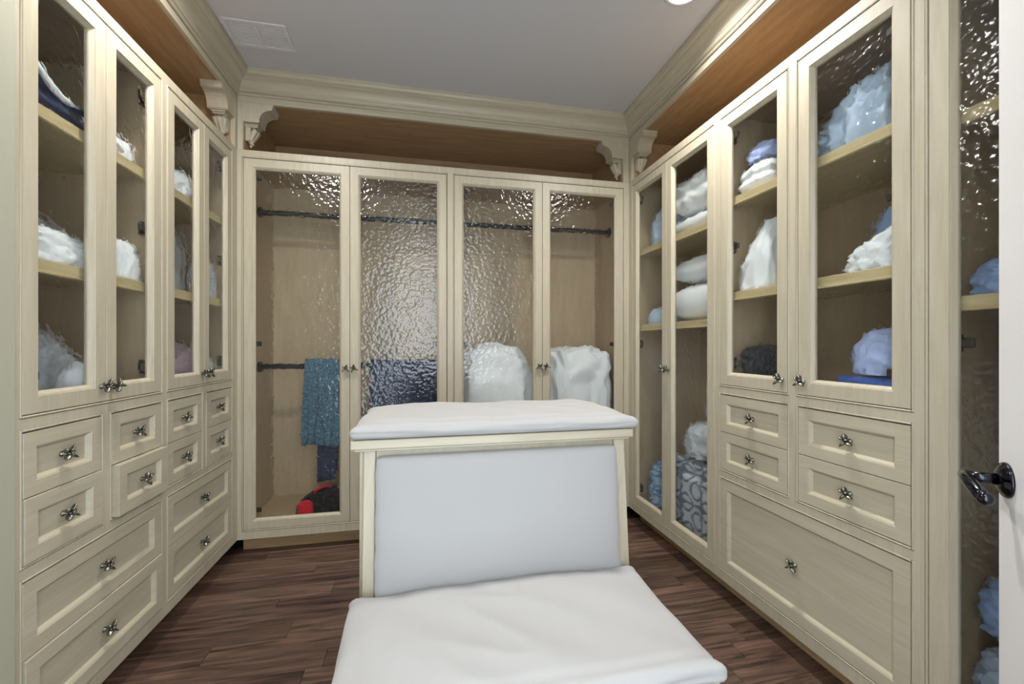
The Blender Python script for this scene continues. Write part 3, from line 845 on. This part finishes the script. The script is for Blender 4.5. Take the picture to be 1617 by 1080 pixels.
lump('cloth_bundle', 'lilac blue cloth bundle on the mid blue cloth', 'textile', M['lilac'], (DR(0.19), 1.01, SD + 0.087), (0.22, 0.24, 0.15), 107, 0.25, 2.0, -R90)
# cabinet behind the white door
lump('cloth_bundle', 'pale blue cloth on the shelf beside the white door', 'textile', M['skyblue'], (DR(0.16), 0.70, T2), (0.23, 0.20, 0.10), 111, 0.32, 2.6, -R90)
lump('sheet_heap', 'daylight-tinted white sheets heaped low beside the white door', 'bedding', M['bluetint'], (DR(0.18), 0.685, T0), (0.26, 0.24, 0.24), 113, 0.4, 2.6, -R90)
lump('cloth_bundle', 'sky blue cloth on top of the low daylight-tinted sheets', 'textile', M['skyblue'], (DR(0.18), 0.69, T0 + 0.243), (0.24, 0.22, 0.15), 115, 0.35, 3.0, -R90)

# ------------------------------------------------------------------ the dressing bench
bx0, bx1 = -0.192, 0.638
bench = empty('dressing_bench', (0.22, 1.2, 0))
tag(bench, 'maple dressing bench with white cushions on a low seat, back and high top', 'bench')
def bpart(name, dims, mat, bev=0.002):
    x0, x1, y0, y1, z0, z1 = dims
    return box_obj(name, (x0 - 0.22, x1 - 0.22, y0 - 1.2, y1 - 1.2, z0, z1), mat, bench, bev)
bpart('top_board', (bx0, bx1, 1.20, 1.60, 0.8, 0.825), M['maple_h'], 0.002)
bpart('top_moulding', (bx0 + 0.008, bx1 - 0.008, 1.208, 1.592, 0.792, 0.80), M['maple_h'], 0.002)
bpart('side_panel', (-0.1735, -0.1535, 1.236, 1.56, 0, 0.792), M['maple_v'])
bpart('side_panel', (0.598, 0.6175, 1.236, 1.56, 0, 0.792), M['maple_v'])
bpart('back_panel', (-0.1535, 0.598, 1.54, 1.56, 0, 0.792), M['maple_v'])
# leaning front: stiles, backing and padded panel; built upright then leaned
def lean_part(name, x0, x1, y0, y1, z0, z1, mat):
    bm = bmesh.new(); add_box(bm, x0 - 0.22, x1 - 0.22, y0, y1, z0, z1, 0.002)
    for v in bm.verts: v.co.y += 0.02 - (0.792 - v.co.z) * 0.092
    return link(name, bm_to(name, bm), mat, bench)
lean_part('stile', -0.160, -0.128, 0.0, 0.03, 0.39, 0.7915, M['maple_v'])
lean_part('stile', 0.582, 0.6175, 0.0, 0.03, 0.39, 0.7915, M['maple_v'])
lean_part('backing_panel', -0.128, 0.582, 0.008, 0.03, 0.39, 0.7915, M['maple_v'])
bm = rbox(0.354, 0.018, 0.185, 0.012, 40)
for v in bm.verts:
    p = v.co.copy()
    u, w = p.x / 0.354, p.z / 0.185
    if p.y < 0: v.co.y -= 0.012 * (1 - u ** 6) * (1 - w ** 6) + 0.004 * noise.noise(Vector((p.x * 5, p.z * 6, 2)))
    if abs(u) > 0.9: v.co.x += 0.0035 * noise.noise(Vector((p.z * 26, u, 7.0)))
    zz = v.co.z + 0.592
    v.co.z = zz
    v.co.y += 0.012 - (0.792 - zz) * 0.092
    v.co.x += 0.227 - 0.22
soft_finish('back_cushion', bm, M['cushion'], (0, 0, 0), 0, bench)
bpart('seat_board', (-0.178, 0.606, 0.768, 1.185, 0.355, 0.384), M['maple_h'], 0.002)
bpart('seat_side', (-0.15, -0.13, 0.80, 1.235, 0, 0.355), M['maple_v'])
bpart('seat_side', (0.56, 0.58, 0.80, 1.235, 0, 0.355), M['maple_v'])
bpart('seat_front', (-0.13, 0.56, 0.80, 0.82, 0, 0.355), M['maple_h'])

def cushion(name, x0, x1, y0, y1, z0, h, seed, dome=0.012, wr=1.0, lip=0.0):
    a, b, c = (x1 - x0) / 2, (y1 - y0) / 2, h / 2
    bm = rbox(a, b, c, h * 0.46, 60)
    for v in bm.verts:
        p = v.co.copy(); u, w = p.x / a, p.y / b
        t = (p.z + c) / (2 * c)
        # top sinks towards the hems, corners stay pointed
        edge = max(abs(u), abs(w))
        v.co.z += t * dome * (1 - u * u) * (1 - w * w) - t * 0.010 * max(0, edge - 0.82) / 0.18
        cr = max(0, abs(u) - 0.9) / 0.1 * max(0, abs(w) - 0.86) / 0.14
        v.co.x += math.copysign(0.012, u) * cr; v.co.y += math.copysign(0.008, w) * cr
        q = Vector((p.x * 2.2 + p.y * 3.0, p.y * 1.3 - p.x * 0.6, seed))
        f = (ridge((q.x * 0.9, q.y * 0.5, 0), 2.4, seed) - 0.55) * 0.0075 + (ridge((p.x, p.y * 0.4, seed), 6.0, seed + 2) - 0.6) * 0.0030
        v.co.z += t * wr * f - t * 0.0045 * math.exp(-((w + 0.84) / 0.05) ** 2)
        if abs(w) > 0.93: v.co.y += math.copysign(1, w) * 0.004 * noise.noise(Vector((p.x * 9, t * 3, seed)))
        if abs(u) > 0.93: v.co.x += math.copysign(1, u) * 0.006 * noise.noise(Vector((p.y * 9, t * 2, seed + 4)))
    return soft_finish(name, bm, M['cushion'], ((x0 + x1) / 2 - 0.22, (y0 + y1) / 2 - 1.2, z0 + c + 0.0008), 0, bench)
cushion('top_cushion', -0.188, 0.648, 1.19, 1.585, 0.825, 0.046, 5, dome=0.010, wr=1.0)
cushion('seat_cushion', -0.182, 0.612, 0.755, 1.166, 0.384, 0.05, 9, dome=0.008, wr=1.9)

# ------------------------------------------------------------------ the open white door with its lever
phi = math.radians(44)
dirv = Vector((math.sin(phi), math.cos(phi), 0))
E_ = Vector((1.092, 0.604, 0))
hinge = E_ - dirv * 0.88
door = empty('door_1', (hinge.x, hinge.y, 0), math.atan2(dirv.y, dirv.x)); struct(door)
door['label'] = 'white door standing open against the tall cabinet'
# local x runs from hinge to free edge, +y faces the room on the camera side
DW, DH, DT = 0.88, 2.03, 0.036
bm = bmesh.new()
add_box(bm, 0, DW, -DT, 0, 0.008, DH, 0.002)
link('leaf', bm_to('leaf', bm), M['white_paint'], door)
def lever(side):
    y0 = 0.0 if side > 0 else -DT
    bm = bmesh.new()
    prof = [(0.0, 0.033), (0.003, 0.033), (0.006, 0.031), (0.008, 0.026), (0.010, 0.025), (0.012, 0.020), (0.014, 0.013)]
    add_tube(bm, [(DW - 0.036, y0 + side * a, 0.832) for a, _ in prof], [r for _, r in prof], 28)
    r = link('rosette', bm_to('rosette', bm), M['bronze'], door, smooth=True)
    bm = bmesh.new()
    add_tube(bm, [(DW - 0.036, y0 + side * 0.012, 0.832), (DW - 0.036, y0 + side * 0.03, 0.832), (DW - 0.036, y0 + side * 0.05, 0.832)], [0.011, 0.0095, 0.0105], 14)
    pts = []; rad = []
    for k in range(13):
        t = k / 12
        pts.append((DW - 0.030 - 0.105 * t, y0 + side * (0.054 + 0.010 * math.sin(math.pi * t * 0.9)), 0.832 + 0.006 * math.sin(math.pi * t) - 0.014 * t * t))
        rad.append(0.0095 + 0.0025 * t if t < 0.97 else 0.010)
    add_tube(bm, pts, rad, 12)
    add_ellipsoid(bm, pts[-1], (0.012, 0.012, 0.012), None, 12, 8)
    add_ellipsoid(bm, pts[0], (0.0105, 0.0105, 0.0105), None, 12, 8)
    link('lever', bm_to('lever', bm), M['bronze'], door, smooth=True)
lever(1); lever(-1)

# ------------------------------------------------------------------ ceiling: lamps and vent
for i, (lx, ly, share, beam) in enumerate(LAMPS):
    e = empty('recessed_downlight', (lx, ly, ZC))  # the third is no known fixture, added to brighten the cabinet interiors
    tag(e, ['lit round recessed ceiling lamp beside the crown moulding', 'round recessed ceiling lamp over the linen cabinets, out of the picture', 'added unseen fill lamp over the bench, out of the picture'][i], 'ceiling lamp', 'recessed ceiling lamps')
    bm = bmesh.new(); seg = 32
    pr = [(0.062, -0.001), (0.064, -0.004), (0.078, -0.003), (0.080, -0.0005)]
    rings = [[bm.verts.new((r * math.cos(2 * math.pi * k / seg), r * math.sin(2 * math.pi * k / seg), z)) for k in range(seg)] for r, z in pr]
    for a in range(len(pr)):
        b = (a + 1) % len(pr)
        for k in range(seg): bm.faces.new((rings[a][k], rings[a][(k + 1) % seg], rings[b][(k + 1) % seg], rings[b][k]))
    link('trim_ring', bm_to('trim_ring', bm), M['vent'], e, smooth=True)
    bm = bmesh.new()
    add_tube(bm, [(0, 0, -0.0004), (0, 0, -0.0025)], 0.0615, 32)
    link('lens', bm_to('lens', bm), M['lamp'], e)
    ld = bpy.data.lights.new('downlight_glow', 'AREA'); ld.shape = 'DISK'; ld.size = 0.12
    ld.energy = LAMP_W * share; ld.spread = math.radians(beam); ld.color = LAMP_COL
    lo = bpy.data.objects.new('downlight_glow', ld); col.objects.link(lo); lo.parent = e
    lo.location = (0, 0, -0.006)

v = empty('ceiling_vent', (-0.715, 2.075, ZC)); tag(v, 'white louvred air vent in the ceiling corner', 'vent')
vw, vd = 0.262, 0.17
bm = bmesh.new()
for d in ((-vw / 2, vw / 2, -vd / 2, -vd / 2 + 0.016), (-vw / 2, vw / 2, vd / 2 - 0.016, vd / 2), (-vw / 2, -vw / 2 + 0.016, -vd / 2 + 0.016, vd / 2 - 0.016), (vw / 2 - 0.016, vw / 2, -vd / 2 + 0.016, vd / 2 - 0.016), (-0.006, 0.006, -vd / 2 + 0.016, vd / 2 - 0.016)):
    add_box(bm, *d, -0.006, -0.0004, 0.001)
link('frame', bm_to('frame', bm), M['vent'], v)
for k in range(12):
    for s in (-1, 1):
        bm = bmesh.new()
        yy = -vd / 2 + 0.022 + k * 0.0115
        xa, xb = (s * 0.007, s * (vw / 2 - 0.017))
        add_box(bm, min(xa, xb), max(xa, xb), yy - 0.004, yy + 0.004, -0.0035, -0.0006, 0.0005)
        link('slat', bm_to('slat', bm), M['vent'], v)
